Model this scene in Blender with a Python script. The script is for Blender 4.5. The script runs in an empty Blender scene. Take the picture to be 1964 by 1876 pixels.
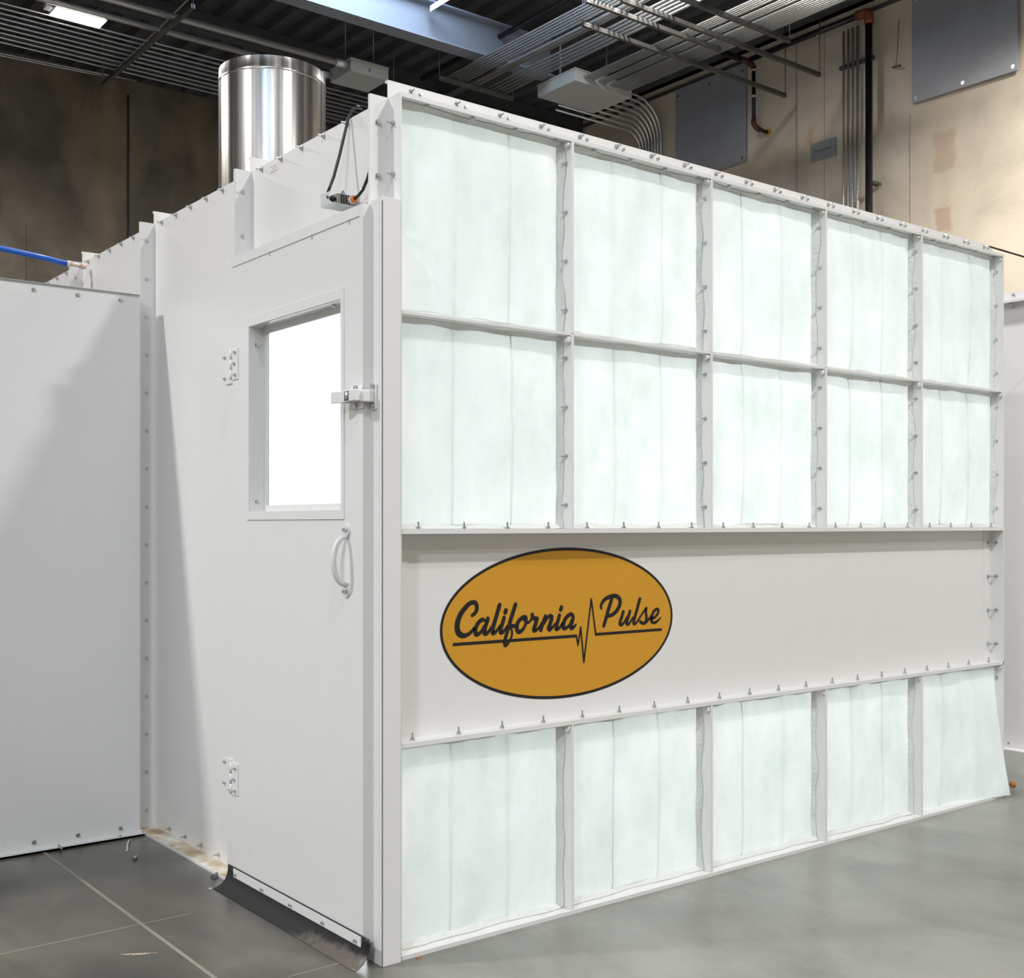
import bpy, bmesh, math, random
from mathutils import Vector, Matrix, noise
random.seed(7)
SC=bpy.context.scene
COL=SC.collection
R=math.radians
# ---------------------------------------------------------------- camera
F_PX=2239.9; YAW=0.66428
cam_d=bpy.data.cameras.new('camera'); cam=bpy.data.objects.new('camera',cam_d); COL.objects.link(cam)
cam.location=(-1.7729,-2.7727,1.2247); cam.rotation_euler=(R(90),0,-YAW)
cam_d.sensor_width=36; cam_d.lens=F_PX/1964*36
cam_d.shift_x=0.0; cam_d.shift_y=(1006.1-938)/1964.
cam_d.clip_start=.05; cam_d.clip_end=100
SC.camera=cam
# ---------------------------------------------------------------- exposure / world
vs=SC.view_settings
vs.view_transform='Standard'; vs.look='None'; vs.gamma=1; vs.exposure=0.0; vs.use_curve_mapping=False
w=bpy.data.worlds.new('world'); SC.world=w; w.use_nodes=True
w.node_tree.nodes['Background'].inputs[0].default_value=(.62,.75,1,1)
w.node_tree.nodes['Background'].inputs[1].default_value=.6
try:
    SC.cycles.use_denoising=True; SC.cycles.max_bounces=10; SC.cycles.diffuse_bounces=6
    SC.cycles.sample_clamp_indirect=6
except Exception: pass
def area(name,loc,power,size=(.5,.26),col=(1,.96,.9),aim=None,spread=170):
    l=bpy.data.lights.new(name,'AREA'); l.shape='RECTANGLE'; l.size=size[0]; l.size_y=size[1]
    l.energy=power; l.color=col; l.spread=R(spread)
    o=bpy.data.objects.new(name,l); o.location=loc; COL.objects.link(o)
    if aim: o.rotation_euler=(Vector(aim)-Vector(loc)).to_track_quat('-Z','Y').to_euler()
    return o
WARM=(1,.985,.96)
area('ceiling_lamp_key',(2.14,-3.9,6.5),280,col=WARM)
area('ceiling_lamp_left',(-1.8,-3.2,6.4),80,col=WARM)
area('ceiling_lamp_back_left',(-5.2,2.7,6.3),405,col=(1,.985,.965))
area('ceiling_lamp_far_left',(-7.5,-5,6.0),520,(1.2,.3),col=(.97,.99,1))
area('ceiling_lamp_right',(8.0,1.2,6.9),76,(.5,.3),col=(1,.95,.87),aim=(9.6,4.2,2.5),spread=72)
area('fill_light_over_booth',(6.2,5.2,6.85),100,(.5,.3),col=(1,.95,.87),spread=168)  # added unseen fill, lifts the right wall and upper room
area('fill_light_above_roof',(2.0,3.0,6.7),240,(.5,.3),col=(1,.965,.92),spread=172)  # added unseen fill, brightens the neighbour booth face and the walls behind
area('fill_light_back_row',(-1.5,9.5,6.1),290,(.5,.3),col=(1,.95,.87),spread=172)  # added unseen fill for the dim back wall
area('ceiling_lamp_front_right',(5.5,-7,6.5),185,(1.2,.3),col=(1,.97,.9))
area('ceiling_lamp_row_back',(1.95,8.9,6.14),110,(.44,.2),col=WARM,spread=175)
area('skylight_daylight',(4.25,6.1,7.45),200,(1.7,2.3),col=(.62,.78,1))
area('blue_fill_light_front',(-4.5,-3.5,7.05),165,(2,3),col=(.62,.80,1))  # added bluish fill below the closed deck, no skylight opening here
# ---------------------------------------------------------------- helpers
def T(v): return tuple(v)
class MB:
    def __init__(s): s.bm=bmesh.new()
    def box(s,a,b):
        x0,y0,z0=[min(p,q) for p,q in zip(a,b)]; x1,y1,z1=[max(p,q) for p,q in zip(a,b)]
        v=[s.bm.verts.new(p) for p in ((x0,y0,z0),(x1,y0,z0),(x1,y1,z0),(x0,y1,z0),(x0,y0,z1),(x1,y0,z1),(x1,y1,z1),(x0,y1,z1))]
        for f in ((0,3,2,1),(4,5,6,7),(0,1,5,4),(1,2,6,5),(2,3,7,6),(3,0,4,7)): s.bm.faces.new([v[i] for i in f])
        return s
    def tube(s,pts,r,seg=12,cap=True,smooth=True):
        pts=[Vector(p) for p in pts]; n=len(pts)
        rr=r if isinstance(r,(list,tuple)) else [r]*n
        rings=[]; up=None
        for i,p in enumerate(pts):
            t=(pts[min(i+1,n-1)]-pts[max(i-1,0)]).normalized()
            if up is None:
                up=Vector((0,0,1)) if abs(t.z)<.9 else Vector((1,0,0))
            u=(up-t*up.dot(t))
            if u.length<1e-4: u=t.orthogonal()
            u.normalize(); up=u; v=t.cross(u)
            rings.append([s.bm.verts.new(p+(u*math.cos(2*math.pi*k/seg)+v*math.sin(2*math.pi*k/seg))*rr[i]) for k in range(seg)])
        for a,b in zip(rings,rings[1:]):
            for k in range(seg):
                f=s.bm.faces.new((a[k],a[(k+1)%seg],b[(k+1)%seg],b[k])); f.smooth=smooth
        if cap:
            s.bm.faces.new(rings[0][::-1]); s.bm.faces.new(rings[-1])
        return s
    def prism(s,poly,axis,a,b):
        # poly: 2D points in the plane normal to axis; extruded a..b
        def P(p,t):
            return {'x':(t,p[0],p[1]),'y':(p[0],t,p[1]),'z':(p[0],p[1],t)}[axis]
        A=[s.bm.verts.new(P(p,a)) for p in poly]; B=[s.bm.verts.new(P(p,b)) for p in poly]
        s.bm.faces.new(A[::-1]); s.bm.faces.new(B); n=len(poly)
        for i in range(n): s.bm.faces.new((A[i],A[(i+1)%n],B[(i+1)%n],B[i]))
        return s
    def build(s,name,mat,parent=None,origin=(0,0,0),loc=None,bevel=0):
        bmesh.ops.recalc_face_normals(s.bm,faces=s.bm.faces)
        if parent is not None: origin=parent.get('_o',origin) if parent.get('_o') is not None else origin
        org=Vector(origin)
        bmesh.ops.translate(s.bm,vec=-org,verts=s.bm.verts)
        me=bpy.data.meshes.new(name); s.bm.to_mesh(me); s.bm.free()
        if mat: me.materials.append(mat)
        o=bpy.data.objects.new(name,me); COL.objects.link(o)
        if parent is None: o.location=org
        else: o.parent=parent
        ORG[o.name]=org
        if bevel:
            m=o.modifiers.new('bevel','BEVEL'); m.width=bevel; m.segments=2; m.limit_method='ANGLE'
        return o
ORG={}
def build(mb,name,mat,parent=None,origin=(0,0,0),bevel=0,label=None):
    if parent is not None: origin=ORG[parent.name]
    o=mb.build(name,mat,None,origin,bevel=bevel)
    if parent is not None:
        o.parent=parent; o.location=(0,0,0)
    ORG[o.name]=Vector(origin)
    if label: o['label']=label
    return o
def thing(name,loc,label,cat,group=None):
    o=bpy.data.objects.new(name,None); o.empty_display_size=.1; COL.objects.link(o); o.location=loc
    ORG[o.name]=Vector(loc); o['label']=label; o['category']=cat
    if group: o['group']=group
    return o
def tag(o,label=None,cat=None,group=None,kind=None):
    if label:o['label']=label
    if cat:o['category']=cat
    if group:o['group']=group
    if kind:o['kind']=kind
    return o
# ---------------------------------------------------------------- materials
def nmat(name):
    m=bpy.data.materials.new(name); m.use_nodes=True
    return m,m.node_tree.nodes,m.node_tree.links,m.node_tree.nodes['Principled BSDF']
def simple(name,col,rough=.5,metal=0,bump=0,bscale=60,emis=None,var=0):
    m,n,l,p=nmat(name)
    p.inputs['Base Color'].default_value=(*col,1); p.inputs['Roughness'].default_value=rough; p.inputs['Metallic'].default_value=metal
    if emis: p.inputs['Emission Color'].default_value=(*emis[0],1); p.inputs['Emission Strength'].default_value=emis[1]
    if bump or var:
        tc=n.new('ShaderNodeTexCoord'); nz=n.new('ShaderNodeTexNoise'); nz.inputs['Scale'].default_value=bscale; nz.inputs['Detail'].default_value=4
        l.new(tc.outputs['Object'],nz.inputs['Vector'])
        if bump:
            b=n.new('ShaderNodeBump'); b.inputs['Strength'].default_value=bump; b.inputs['Distance'].default_value=.01
            l.new(nz.outputs['Fac'],b.inputs['Height']); l.new(b.outputs['Normal'],p.inputs['Normal'])
        if var:
            mx=n.new('ShaderNodeMix'); mx.data_type='RGBA'; mx.inputs[6].default_value=(*[c*(1-var) for c in col],1); mx.inputs[7].default_value=(*[min(1,c*(1+var)) for c in col],1)
            l.new(nz.outputs['Fac'],mx.inputs[0]); l.new(mx.outputs[2],p.inputs['Base Color'])
    return m
def ramp(n,stops):
    r=n.new('ShaderNodeValToRGB'); e=r.color_ramp.elements
    while len(e)>1: e.remove(e[-1])
    for i,(p,c) in enumerate(stops):
        el=e[0] if i==0 else e.new(p)
        el.position=p; el.color=(*c,1)
    return r
PAINT=simple('white_enamel_paint',(.76,.752,.745),.32,0,.04,9,var=.015)
PAINT_W=simple('white_enamel_paint_wing',(.745,.75,.745),.26,0,.05,5,var=.02)
STEEL=simple('zinc_plated_steel',(.55,.57,.58),.28,1,0)
GALV=simple('galvanised_conduit',(.64,.65,.65),.33,.8,0,40,var=.12)
GALV_D=simple('slotted_channel_steel',(.13,.13,.125),.5,.7,0,40,var=.15)
RUB=simple('black_rubber',(.012,.012,.013),.42,0,.1,30)
BLACK=simple('black_plastic_sheath',(.01,.01,.011),.25)
BLKPIPE=simple('black_steel_pipe',(.012,.012,.013),.3,.2,.1,30)
COPPER=simple('orange_brown_coupling_paint',(.20,.058,.03),.5,.1,.1,30)
BOXG=simple('pale_grey_box_paint',(.40,.41,.40),.5,0,.05,50,var=.05)
PANELG=simple('blue_grey_sheet_paint',(.27,.28,.31),.42,.0,.12,3,var=.18)
PLATE=simple('dull_grey_plate_paint',(.24,.26,.28),.6,0,.1,20,var=.1)
BEAM=simple('grey_steel_primer',(.22,.24,.28),.5,.1,.03,20,var=.06)
DECK=simple('dark_roof_deck',(.075,.075,.08),.6,.2,.05,6,var=.3)
LEDM=simple('lit_led_diffuser',(1,1,1),.5,emis=((1,.97,.92),12))
SKYM=simple('bright_skylight_glazing',(.8,.9,1),.5,emis=((.72,.84,1),2.2))
LAMPM=simple('booth_light_diffuser',(1,1,1),.5,emis=((.95,1,1.015),3.65))
BLUE=simple('blue_air_hose_rubber',(.005,.10,.52),.35)
NYLON=simple('off_white_nylon',(.62,.52,.45),.45)
YELLOW=simple('logo_gold_vinyl',(.61,.292,.017),.5,0,.03,400,var=.03)
INK=simple('logo_black_vinyl',(.008,.0075,.007),.45)
ORANGE=simple('orange_plastic',(.42,.15,.035),.5)
DARKRED=simple('red_print',(.55,.2,.16),.6)
GAUZE=simple('filter_gauze_edge',(.68,.69,.66),.9,0,.5,60,var=.08)
CAULK=simple('joint_sealant',(.33,.29,.24),.9,0,.2,60,var=.1)
# dusty ledge paint
m,n,l,p=nmat('dusty_ledge_paint'); LEDGE=m
tc=n.new('ShaderNodeTexCoord'); nz=n.new('ShaderNodeTexNoise'); nz.inputs['Scale'].default_value=9; nz.inputs['Detail'].default_value=8
l.new(tc.outputs['Object'],nz.inputs['Vector'])
r=ramp(n,[(.42,(.72,.70,.62)),(.52,(.58,.47,.34)),(.66,(.42,.29,.18))]); l.new(nz.outputs['Fac'],r.inputs[0]); l.new(r.outputs[0],p.inputs['Base Color']); p.inputs['Roughness'].default_value=.8
# duct
m,n,l,p=nmat('brushed_stainless_duct'); DUCT=m
p.inputs['Base Color'].default_value=(.62,.61,.60,1); p.inputs['Metallic'].default_value=1; p.inputs['Roughness'].default_value=.2
tc=n.new('ShaderNodeTexCoord'); mp=n.new('ShaderNodeMapping'); mp.inputs['Scale'].default_value=(9,9,.03)
nz=n.new('ShaderNodeTexNoise'); nz.inputs['Scale'].default_value=1; nz.inputs['Detail'].default_value=2
l.new(tc.outputs['Object'],mp.inputs[0]); l.new(mp.outputs[0],nz.inputs['Vector'])
b=n.new('ShaderNodeBump'); b.inputs['Strength'].default_value=.22; b.inputs['Distance'].default_value=.02
l.new(nz.outputs['Fac'],b.inputs['Height']); l.new(b.outputs['Normal'],p.inputs['Normal'])
nz2=n.new('ShaderNodeTexNoise'); nz2.inputs['Scale'].default_value=3; nz2.inputs['Detail'].default_value=6; l.new(mp.outputs[0],nz2.inputs['Vector'])
r=ramp(n,[(.35,(.20,)*3),(.7,(.36,)*3)]); l.new(nz2.outputs['Fac'],r.inputs[0]); l.new(r.outputs[0],p.inputs['Roughness'])
# filter medium : thin translucent fibre
m,n,l,p=nmat('white_fibre_filter_medium'); FILT=m
out=n['Material Output']; n.remove(p)
tc=n.new('ShaderNodeTexCoord')
mp=n.new('ShaderNodeMapping'); mp.inputs['Scale'].default_value=(4.2,2,2.4)
nz=n.new('ShaderNodeTexNoise'); nz.inputs['Scale'].default_value=1.6; nz.inputs['Detail'].default_value=7; nz.inputs['Roughness'].default_value=.62
oi=n.new('ShaderNodeObjectInfo'); ad=n.new('ShaderNodeVectorMath'); ad.operation='ADD'
cmb=n.new('ShaderNodeCombineXYZ'); ml=n.new('ShaderNodeMath'); ml.operation='MULTIPLY'; ml.inputs[1].default_value=37
l.new(oi.outputs['Random'],ml.inputs[0]); l.new(ml.outputs[0],cmb.inputs[0]); l.new(ml.outputs[0],cmb.inputs[2])
l.new(tc.outputs['Object'],mp.inputs[0]); l.new(mp.outputs[0],ad.inputs[0]); l.new(cmb.outputs[0],ad.inputs[1]); l.new(ad.outputs[0],nz.inputs['Vector'])
r=ramp(n,[(.30,(.66,.74,.71)),(.52,(.82,.87,.855)),(.68,(.93,.945,.94))]); l.new(nz.outputs['Fac'],r.inputs[0])
tr=n.new('ShaderNodeBsdfTranslucent'); df=n.new('ShaderNodeBsdfDiffuse'); mx=n.new('ShaderNodeMixShader'); mx.inputs[0].default_value=.5
l.new(r.outputs[0],tr.inputs['Color']); df.inputs['Color'].default_value=(.80,.83,.815,1)
nf=n.new('ShaderNodeTexNoise'); nf.inputs['Scale'].default_value=90; nf.inputs['Detail'].default_value=3; l.new(tc.outputs['Object'],nf.inputs['Vector'])
b=n.new('ShaderNodeBump'); b.inputs['Strength'].default_value=.25; b.inputs['Distance'].default_value=.004; l.new(nf.outputs['Fac'],b.inputs['Height'])
l.new(b.outputs['Normal'],df.inputs['Normal'])
l.new(tr.outputs[0],mx.inputs[1]); l.new(df.outputs[0],mx.inputs[2]); l.new(mx.outputs[0],out.inputs['Surface'])
# glass
m,n,l,p=nmat('clear_window_glass'); GLASS=m
p.inputs['Base Color'].default_value=(.97,1,.99,1); p.inputs['Roughness'].default_value=0; p.inputs['Transmission Weight'].default_value=1; p.inputs['IOR'].default_value=1.45
# concrete floor
m,n,l,p=nmat('polished_concrete_floor'); FLOOR=m
tc=n.new('ShaderNodeTexCoord')
mp=n.new('ShaderNodeMapping'); mp.inputs['Scale'].default_value=(1.4,.9,1); mp.inputs['Rotation'].default_value=(0,0,R(25)); l.new(tc.outputs['Object'],mp.inputs[0])
nz=n.new('ShaderNodeTexNoise'); nz.inputs['Scale'].default_value=1.7; nz.inputs['Detail'].default_value=9; nz.inputs['Roughness'].default_value=.6; nz.inputs['Distortion'].default_value=.4
l.new(mp.outputs[0],nz.inputs['Vector'])
rc=ramp(n,[(.30,(.155,.152,.130)),(.45,(.215,.215,.190)),(.58,(.265,.265,.238)),(.75,(.31,.30,.265))]); l.new(nz.outputs['Fac'],rc.inputs[0])
rd=ramp(n,[(.30,(.030,.027,.021)),(.45,(.058,.052,.041)),(.58,(.090,.080,.064)),(.75,(.145,.127,.100))]); l.new(nz.outputs['Fac'],rd.inputs[0])  # floor left of the booth: dirt plus the booth's shade painted into the colour
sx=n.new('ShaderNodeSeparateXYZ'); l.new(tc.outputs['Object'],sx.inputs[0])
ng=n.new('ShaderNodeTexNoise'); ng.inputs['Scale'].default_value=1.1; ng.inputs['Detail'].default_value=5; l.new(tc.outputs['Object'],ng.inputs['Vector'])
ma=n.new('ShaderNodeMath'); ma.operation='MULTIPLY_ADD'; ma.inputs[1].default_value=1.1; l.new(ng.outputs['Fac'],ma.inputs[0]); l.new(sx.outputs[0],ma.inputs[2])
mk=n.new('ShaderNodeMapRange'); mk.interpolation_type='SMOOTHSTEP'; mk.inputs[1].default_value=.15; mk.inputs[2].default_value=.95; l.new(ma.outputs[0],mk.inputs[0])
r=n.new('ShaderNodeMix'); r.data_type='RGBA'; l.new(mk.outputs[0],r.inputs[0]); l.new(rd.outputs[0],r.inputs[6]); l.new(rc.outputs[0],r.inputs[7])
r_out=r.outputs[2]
n2=n.new('ShaderNodeTexNoise'); n2.inputs['Scale'].default_value=45; n2.inputs['Detail'].default_value=4; l.new(tc.outputs['Object'],n2.inputs['Vector'])
r2=ramp(n,[(.2,(.93,.93,.93)),(.8,(1.05,1.05,1.05))]); l.new(n2.outputs['Fac'],r2.inputs[0])
mm=n.new('ShaderNodeMix'); mm.data_type='RGBA'; mm.blend_type='MULTIPLY'; mm.inputs[0].default_value=1
l.new(r_out,mm.inputs[6]); l.new(r2.outputs[0],mm.inputs[7]); l.new(mm.outputs[2],p.inputs['Base Color'])
n3=n.new('ShaderNodeTexNoise'); n3.inputs['Scale'].default_value=2.5; n3.inputs['Detail'].default_value=2; l.new(tc.outputs['Object'],n3.inputs['Vector'])
p.inputs['Specular IOR Level'].default_value=.75
r3=ramp(n,[(.1,(.22,)*3),(.9,(.40,)*3)]); l.new(n3.outputs['Fac'],r3.inputs[0]); l.new(r3.outputs[0],p.inputs['Roughness'])
# concrete walls
def concrete(name,c0,c1,c2,stain,scale=1.0,patches=()):
    m,n,l,p=nmat(name)
    tc=n.new('ShaderNodeTexCoord')
    nz=n.new('ShaderNodeTexNoise'); nz.inputs['Scale'].default_value=.8*scale; nz.inputs['Detail'].default_value=10; nz.inputs['Roughness'].default_value=.6; nz.inputs['Distortion'].default_value=.6
    l.new(tc.outputs['Object'],nz.inputs['Vector'])
    r=ramp(n,[(.32,c0),(.5,c1),(.68,c2)]); l.new(nz.outputs['Fac'],r.inputs[0])
    mp=n.new('ShaderNodeMapping'); mp.inputs['Scale'].default_value=(1.1,1.1,.45); l.new(tc.outputs['Object'],mp.inputs[0])
    n2=n.new('ShaderNodeTexNoise'); n2.inputs['Scale'].default_value=.75; n2.inputs['Detail'].default_value=7; l.new(mp.outputs[0],n2.inputs['Vector'])
    r2=ramp(n,[(.55,(0,0,0)),(.68,(1,1,1))]); l.new(n2.outputs['Fac'],r2.inputs[0])
    mx=n.new('ShaderNodeMix'); mx.data_type='RGBA'; l.new(r2.outputs[0],mx.inputs[0]); l.new(r.outputs[0],mx.inputs[6]); mx.inputs[7].default_value=(*stain,1)
    cur=mx.outputs[2]
    sep=n.new('ShaderNodeSeparateXYZ'); 
    nd=n.new('ShaderNodeTexNoise'); nd.inputs['Scale'].default_value=3.5; nd.inputs['Detail'].default_value=4; l.new(tc.outputs['Object'],nd.inputs['Vector'])
    va=n.new('ShaderNodeVectorMath'); va.operation='MULTIPLY_ADD'; va.inputs[1].default_value=(.16,.16,.16); l.new(nd.outputs['Color'],va.inputs[0]); l.new(tc.outputs['Object'],va.inputs[2])
    l.new(va.outputs[0],sep.inputs[0])
    for (ax,a0,a1,z0,z1,col,soft,amt) in patches:
        # soft-edged stain with a shape of its own
        def band(sock,lo,hi):
            c=n.new('ShaderNodeMath'); c.operation='SUBTRACT'; l.new(sock,c.inputs[0]); c.inputs[1].default_value=(lo+hi)/2+.08
            a=n.new('ShaderNodeMath'); a.operation='ABSOLUTE'; l.new(c.outputs[0],a.inputs[0])
            mr=n.new('ShaderNodeMapRange'); mr.inputs[1].default_value=(hi-lo)/2; mr.inputs[2].default_value=(hi-lo)/2-soft; mr.inputs[3].default_value=0; mr.inputs[4].default_value=1
            l.new(a.outputs[0],mr.inputs[0]); return mr.outputs[0]
        u=band(sep.outputs[{'x':0,'y':1}[ax]],a0,a1); v=band(sep.outputs[2],z0,z1)
        q=n.new('ShaderNodeMath'); q.operation='MULTIPLY'; l.new(u,q.inputs[0]); l.new(v,q.inputs[1])
        q2=n.new('ShaderNodeMath'); q2.operation='MULTIPLY'; l.new(q.outputs[0],q2.inputs[0]); q2.inputs[1].default_value=amt
        k=n.new('ShaderNodeMix'); k.data_type='RGBA'; l.new(q2.outputs[0],k.inputs[0]); l.new(cur,k.inputs[6]); k.inputs[7].default_value=(*col,1); cur=k.outputs[2]
    l.new(cur,p.inputs['Base Color']); p.inputs['Roughness'].default_value=.8
    n3=n.new('ShaderNodeTexNoise'); n3.inputs['Scale'].default_value=25; n3.inputs['Detail'].default_value=5; l.new(tc.outputs['Object'],n3.inputs['Vector'])
    b=n.new('ShaderNodeBump'); b.inputs['Strength'].default_value=.15; b.inputs['Distance'].default_value=.01; l.new(n3.outputs['Fac'],b.inputs['Height']); l.new(b.outputs['Normal'],p.inputs['Normal'])
    return m
BR=(.36,.25,.17)
WALLR=concrete('warm_grey_concrete',(.40,.36,.30),(.52,.455,.375),(.60,.53,.44),(.56,.48,.39),1.3,
  patches=[('y',4.02,4.32,4.95,5.45,BR,.05,.5),('y',4.06,4.3,4.3,4.62,BR,.04,.6),('y',4.05,4.25,4.55,5.0,BR,.08,.18),('y',4.3,4.45,2.5,5.3,(.42,.33,.25),.1,.3),('y',5.83,6.0,5.62,5.95,(.38,.19,.05),.1,.6),('y',6.6,6.8,4.9,5.4,(.3,.22,.14),.1,.35)])
WALLB=concrete('dark_brown_concrete',(.085,.072,.056),(.135,.115,.09),(.205,.175,.14),(.245,.195,.125),1.2,
  patches=[('x',1.9,2.2,5.0,5.5,(.05,.03,.02),.12,.75),('x',1.35,1.55,4.9,5.15,(.05,.03,.02),.08,.6),('x',1.8,2.6,2.2,4.0,(.34,.22,.09),.3,.5),('x',.9,1.9,2.0,3.4,(.34,.28,.2),.4,.4)])
WALLO=concrete('plain_concrete',(.30,.28,.25),(.38,.35,.30),(.42,.39,.34),(.34,.31,.27))
# ---------------------------------------------------------------- setting: floor, walls, ceiling
X0,X1,Y0,Y1,ZC=-9.0,9.5,-9.0,12.5,7.1
def struct(o): o['kind']='structure'; return o
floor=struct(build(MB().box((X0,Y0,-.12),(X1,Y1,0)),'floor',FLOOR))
JOINT=simple('pale_floor_joint_filler',(.24,.22,.18),.7,0,.2,40,var=.15)
build(MB().box((-.467,Y0,0),(-.455,1.765,.0008)),'control_joint',JOINT,floor)
build(MB().box((X0,.742,0),(-.30,.748,.0006)),'control_joint',JOINT,floor)
build(MB().box((-.30,.087,0),(-.118,.092,.0006)),'control_joint',JOINT,floor)
mb=MB()
for k in range(46):
    t=k/45; x=-.60+.085*t; y=.535-.05*t+random.uniform(-.002,.002); h=.012*math.sin(math.pi*min(1,t*1.2))*random.uniform(.5,1.3)+.003
    mb.box((x,y-h,0),(x+.0017,y,.0005))
tag(build(mb,'paint_scuff',simple('tan_paint_scuff',(.46,.37,.28),.8),floor),kind='stuff')
wr=struct(build(MB().box((X1,Y0,0),(X1+.2,Y1,ZC)),'wall_right',WALLR))
build(MB().box((X1-.006,6.10,0),(X1,6.125,ZC)),'panel_joint',CAULK,wr)
build(MB().box((X1-.004,5.706,0),(X1,5.714,ZC)),'form_line',CAULK,wr)
build(MB().box((X1-.004,4.575,0),(X1,4.581,5.7)),'form_line',CAULK,wr)
build(MB().box((X1-.03,Y0,6.98),(X1,Y1,7.02)),'ledger_angle',GALV_D,wr)
wb=struct(build(MB().box((X0,Y1,0),(X1,Y1+.2,ZC)),'wall_back',WALLB))
build(MB().box((3.73,Y1-.012,0),(3.755,Y1,6.9)),'panel_joint',RUB,wb)
build(MB().box((2.45,Y1-.005,0),(2.458,Y1,5)),'form_line',simple('form_line_brown',(.08,.065,.05),.9),wb)
struct(build(MB().box((X0-.2,Y0,0),(X0,Y1,ZC)),'wall_left',WALLO))
struct(build(MB().box((X0,Y0-.2,0),(X1,Y0,ZC)),'wall_front',WALLO))
# fluted roof deck with a skylight opening
SX0,SX1,SY0,SY1=3.3,5.2,4.9,7.4
mb=MB(); pitch=.3; x=X0
while x<X1-.01:
    prof=[(x,0),(x+.10,0),(x+.13,.085),(x+.27,.085),(x+.30,0)]
    rng=[(Y0,Y1)] if (x+.3<=SX0 or x>=SX1) else [(Y0,SY0),(SY1,Y1)]
    for a,b in rng:
        A=[mb.bm.verts.new((min(px,X1),a,ZC+z)) for px,z in prof]; B=[mb.bm.verts.new((min(px,X1),b,ZC+z)) for px,z in prof]
        for i in range(4): mb.bm.faces.new((A[i],A[i+1],B[i+1],B[i]))
    x+=pitch
ceil=struct(build(mb,'ceiling',DECK))
build(MB().box((X0-.2,Y0-.2,ZC+.3),(SX0,Y1+.2,ZC+.32)).box((SX1,Y0-.2,ZC+.3),(X1+.2,Y1+.2,ZC+.32)).box((SX0,Y0-.2,ZC+.3),(SX1,SY0,ZC+.32)).box((SX0,SY1,ZC+.3),(SX1,Y1+.2,ZC+.32))
      .box((X0-.2,Y0-.2,ZC),(X0,Y1+.2,ZC+.3)).box((X1,Y0-.2,ZC),(X1+.2,Y1+.2,ZC+.3)).box((X0,Y0-.2,ZC),(X1,Y0,ZC+.3)).box((X0,Y1,ZC),(X1,Y1+.2,ZC+.3)),'roof_skin',DECK,ceil)
sk=struct(build(MB().box((SX0-.03,SY0-.03,ZC),(SX0,SY1+.03,ZC+.5)).box((SX1,SY0-.03,ZC),(SX1+.03,SY1+.03,ZC+.5)).box((SX0,SY0-.03,ZC),(SX1,SY0,ZC+.5)).box((SX0,SY1,ZC),(SX1,SY1+.03,ZC+.5)),'window_1',simple('white_curb_paint',(.75,.77,.8),.5)))
build(MB().box((SX0,SY0,ZC+.5),(SX1,SY1,ZC+.52)),'pane',SKYM,sk)
# roof steel
bm_=thing('ceiling_beam',(0,7.65,6.4),'large grey steel roof beam crossing above the booth below the skylight','beam')
build(MB().box((X0,7.55,6.40),(6.95,7.75,6.42)),'bottom_flange',BEAM,bm_)
build(MB().box((X0,7.64,6.42),(6.95,7.655,6.80)),'web',BEAM,bm_)
build(MB().box((X0,7.55,6.80),(6.95,7.75,6.82)),'top_flange',BEAM,bm_)
tag(build(MB().box((6.95,Y0,6.84),(7.07,Y1,6.86)).box((7.0,Y0,6.86),(7.012,Y1,7.08)).box((6.95,Y0,7.08),(7.07,Y1,7.1)),'roof_purlin',DECK,origin=(7,0,6.84)),'dark roof purlin carrying the right end of the grey beam','beam')
tag(build(MB().box((5.2,4.0,6.74),(5.26,7.55,6.745)).box((5.2,4.0,6.68),(5.206,7.55,6.74)),'skylight_angle',simple('white_steel_angle',(.7,.73,.78),.4),origin=(5.2,4,6.68)),'white steel angle running to the big roof beam beside the skylight','beam')
for i,(y,lab) in enumerate(((9.9,'dark roof joist nearest beyond the large grey beam'),(11.4,'dark roof joist close to the brown back wall'))):
    tag(build(MB().box((X0,y,6.86),(X1,y+.12,6.88)).box((X0,y+.055,6.88),(X1,y+.065,7.1)),'roof_joist',DECK,origin=(0,y,6.86)),lab,'joist')
# ---------------------------------------------------------------- bolts
def bolt_mesh(name,stud=.015,r=.0066):
    mb=MB()
    def cyl(r,z0,z1,seg,off=0):
        A=[mb.bm.verts.new((r*math.cos(2*math.pi*k/seg+off),r*math.sin(2*math.pi*k/seg+off),z0)) for k in range(seg)]
        B=[mb.bm.verts.new((v.co.x,v.co.y,z1)) for v in A]
        mb.bm.faces.new(B)
        for k in range(seg): mb.bm.faces.new((A[k],A[(k+1)%seg],B[(k+1)%seg],B[k]))
    cyl(r*1.25,0,.0015,10); cyl(r,.0015,.0075,6)
    if stud: cyl(r*.45,.0075,.0075+stud,6)
    bmesh.ops.recalc_face_normals(mb.bm,faces=mb.bm.faces)
    me=bpy.data.meshes.new(name); mb.bm.to_mesh(me); mb.bm.free(); me.materials.append(STEEL); return me
B_HEAD=bolt_mesh('bolt_head_mesh',0); B_STUD=bolt_mesh('bolt_stud_mesh',.014); B_SMALL=bolt_mesh('rivet_mesh',0,.0046)
AX={'-x':(0,-math.pi/2,0),'x':(0,math.pi/2,0),'-y':(math.pi/2,0,0),'y':(-math.pi/2,0,0),'z':(0,0,0),'-z':(math.pi,0,0)}
def bolt(parent,p,ax,me=B_HEAD,name='bolt'):
    o=bpy.data.objects.new(name,me); COL.objects.link(o); o.parent=parent
    o.location=Vector(p)-ORG[parent.name]; o.rotation_euler=AX[ax]
    return o
# ---------------------------------------------------------------- the spray booth
H=2.44; W=.6417; W2=.886; S0=.064; NX=5; XR=NX*W; Z1,Z2,Z3=1.8228,1.211,.6053
T_=.004
booth=thing('spray_booth',(0,0,0),'big white sheet metal spray booth with glowing filter front and side door','booth')
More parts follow.
